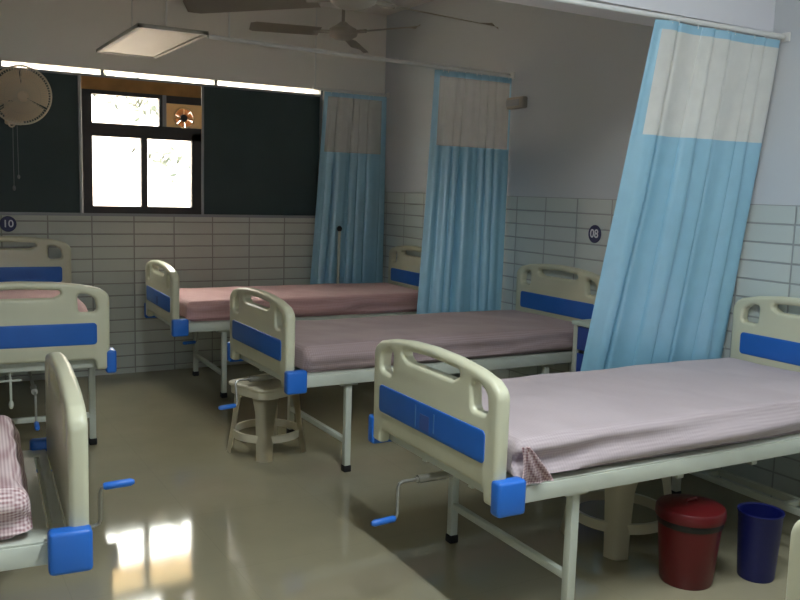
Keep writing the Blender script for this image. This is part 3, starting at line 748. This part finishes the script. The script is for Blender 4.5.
def added_tube_light(loc, rz, roty, label):
    r_ = empty('added_tube_light', loc, rz)
    b = MB(); b.box(-0.61, 0.61, -0.025, 0.025, -0.0, 0.045, bevel=0.005); b.box(-0.61, -0.59, -0.018, 0.018, -0.04, 0.002); b.box(0.59, 0.61, -0.018, 0.018, -0.04, 0.002)
    b.build('batten', M['rail'], r_)
    MB().tube([(-0.59, 0, -0.022), (0.59, 0, -0.022)], 0.013, 12).build('tube', M['tube'], r_)
    return tag(r_, label, 'light', 'added fluorescent tubes over the near bay')
tl = added_tube_light((-2.5, 1.2, ZC - 0.046), R(90), 0, 'unseen lit fluorescent tube added on the ceiling near the camera')
tl2 = added_tube_light((-0.35, 0.35, ZC - 0.046), R(90), 0, 'unseen lit fluorescent tube added on the ceiling over the corner bed by the right wall')
# small grey wall fixture behind the middle curtain
wl = empty('wall_fixture', (-0.001, 4.78, 2.10)); tag(wl, 'small grey fixture on the right wall beside the middle curtain top', 'fixture')
MB().box(-0.045, 0, -0.20, 0.24, -0.04, 0.04, bevel=0.012).build('housing', M['ceilfan'], wl)
MB().box(-0.05, -0.044, -0.16, 0.02, -0.022, 0.022, bevel=0.002).build('cover', M['alu'], wl)

# ------------------------------------------------------------------ plastic stools
def make_stool():
    r_ = empty('stool')
    H = 0.44
    seat = fillet([(-0.15, -0.15, 0.06), (0.15, -0.15, 0.06), (0.15, 0.15, 0.06), (-0.15, 0.15, 0.06)], 6)
    hole = [Vector((0.018 * math.cos(2 * PI * k / 16), 0.018 * math.sin(2 * PI * k / 16))) for k in range(16)]
    link('seat', plate(seat, [hole], 0.022, 0.008, Matrix.Translation((0, 0, H - 0.011)), 3), M['stool'], r_)
    ap = fillet([(-0.142, -0.142, 0.06), (0.142, -0.142, 0.06), (0.142, 0.142, 0.06), (-0.142, 0.142, 0.06)], 6)
    inn = fillet([(-0.132, -0.132, 0.05), (0.132, -0.132, 0.05), (0.132, 0.132, 0.05), (-0.132, 0.132, 0.05)], 6)
    link('apron', plate(ap, [inn], 0.05, 0.002, Matrix.Translation((0, 0, H - 0.042)), 1), M['stool'], r_)
    prof = [(0.150, H - 0.018, 0.10), (0.158, 0.37, 0.062), (0.164, 0.28, 0.047), (0.174, 0.17, 0.043), (0.188, 0.06, 0.040), (0.196, 0.0, 0.039)]
    for k in range(4):
        a = PI / 4 + k * PI / 2
        def lg(u, v):
            t = v * (len(prof) - 1); i = min(int(t), len(prof) - 2); q = t - i
            r0 = prof[i][0] * (1 - q) + prof[i + 1][0] * q; z = prof[i][1] * (1 - q) + prof[i + 1][1] * q; h = prof[i][2] * (1 - q) + prof[i + 1][2] * q
            w_ = (u - 0.5) * 2
            rad = r0 - 0.55 * h * abs(w_) ** 1.6
            return Vector((rad * math.cos(a) - w_ * h * math.sin(a), rad * math.sin(a) + w_ * h * math.cos(a), z))
        f = MB(); f.grid(lg, 10, 24); bmesh.ops.solidify(f.bm, geom=f.bm.faces[:], thickness=0.007); f.build('leg', M['stool'], r_)
    # ring rung between the legs
    rg_ = MB()
    rg_.lathe([(0.166, 0.105), (0.166, 0.150), (0.154, 0.150), (0.154, 0.105)], n=48, closed=True)
    rg_.build('rung_ring', M['stool'], r_)
    return r_
st = make_stool(); st.location = (-1.985, 4.275, 0); st.rotation_euler = (0, 0, R(245 - 45))
tag(st, 'cream plastic stool under the foot of the middle bed', 'stool', 'plastic stools under the beds')
st.scale = (1.13, 1.13, 0.91)
st2 = copy_tree(st); st2.scale = (1.27, 1.27, 0.95); st2.location = (-1.065, 2.46, 0); st2.rotation_euler = (0, 0, R(224 - 45)); st2['label'] = 'cream plastic stool under the nearest bed beside the red bin'

# ------------------------------------------------------------------ bins
rb = empty('waste_bin', (-1.12, 2.03, 0)); tag(rb, 'red plastic waste bin with lid and black liner under the nearest bed', 'bin')
MB().lathe([(0.0001, 0.004), (0.095, 0.0), (0.100, 0.01), (0.122, 0.262), (0.118, 0.262), (0.098, 0.014), (0.0001, 0.012)], n=48).build('body', M['red'], rb)
MB().lathe([(0.1235, 0.236), (0.1265, 0.245), (0.1265, 0.262), (0.1225, 0.270), (0.119, 0.262), (0.1215, 0.24)], n=48, closed=True).build('bin_liner', M['bag'], rb)['label'] = 'black liner folded over the rim'
MB().lathe([(0.130, 0.262), (0.132, 0.268), (0.131, 0.296), (0.126, 0.304), (0.10, 0.310), (0.07, 0.318), (0.0001, 0.322)], n=48).tube([(-0.03, 0, 0.317), (-0.025, 0, 0.33), (0.025, 0, 0.33), (0.03, 0, 0.317)], 0.006, 8).build('lid', M['red'], rb)
bb_ = empty('waste_bin', (-0.84, 1.925, 0)); tag(bb_, 'small open dark blue bin beside the red bin under the nearest bed', 'bin')
MB().lathe([(0.0001, 0.0), (0.066, 0.0), (0.070, 0.008), (0.084, 0.262), (0.088, 0.268), (0.087, 0.274), (0.080, 0.270), (0.066, 0.012), (0.0001, 0.010)], n=44).build('body', M['binblue'], bb_)

# ------------------------------------------------------------------ bedside locker between the beds
lk = empty('bedside_locker', (-0.03, 3.35, 0)); tag(lk, 'bedside locker with pale top and blue front by the wall next to the middle bed', 'locker')
lx0, lx1, ly0, ly1 = -0.37, 0.0, -0.21, 0.205
MB().box(lx0 - 0.01, lx1, ly0 - 0.01, ly1 + 0.01, 0.745, 0.77, bevel=0.005).build('top', M['locker'], lk)
b = MB()
for x in (lx0, lx1 - 0.028):
    for y in (ly0, ly1 - 0.028): b.box(x, x + 0.028, y, y + 0.028, 0.0, 0.745)
b.build('frame', M['white_metal'], lk, smooth=False)
MB().box(lx0 + 0.02, lx1 - 0.01, ly0 + 0.006, ly1 - 0.006, 0.08, 0.59).build('cabinet', M['dark'], lk, smooth=False)
dr = MB().box(lx0 + 0.004, lx1 - 0.02, ly0 + 0.03, ly1 - 0.03, 0.605, 0.738, bevel=0.003).build('drawer', M['lockerblue'], lk)
MB().tube([(lx0 + 0.004, -0.05, 0.67), (lx0 - 0.02, -0.045, 0.67), (lx0 - 0.02, 0.045, 0.67), (lx0 + 0.004, 0.05, 0.67)], 0.005, 8).build('handle', M['chrome'], dr)
dd = MB().box(lx0 + 0.006, lx0 + 0.02, ly0 + 0.03, ly1 - 0.03, 0.09, 0.585, bevel=0.003).build('door', M['lockerblue'], lk)
MB().tube([(lx0 + 0.006, -0.14, 0.40), (lx0 - 0.018, -0.14, 0.41), (lx0 - 0.018, -0.14, 0.49), (lx0 + 0.006, -0.14, 0.50)], 0.005, 8).build('handle', M['chrome'], dd)

# ------------------------------------------------------------------ white pole with black knob behind the far bed
po = empty('pole_stand', (-0.505, 6.44, 0)); tag(po, 'thin white pole with a black knob standing behind the farthest bed', 'pole')
MB().lathe([(0.0001, 0.0), (0.075, 0.0), (0.075, 0.012), (0.02, 0.03), (0.0001, 0.03)], n=28).build('base', M['white_metal'], po)
MB().tube([(0, 0, 0.02), (0.012, 0, 1.12)], 0.0125, 14).build('pole', M['white_metal'], po)
MB().ball((0.012, 0, 1.14), (0.022, 0.022, 0.026)).build('knob', M['rubber'], po)
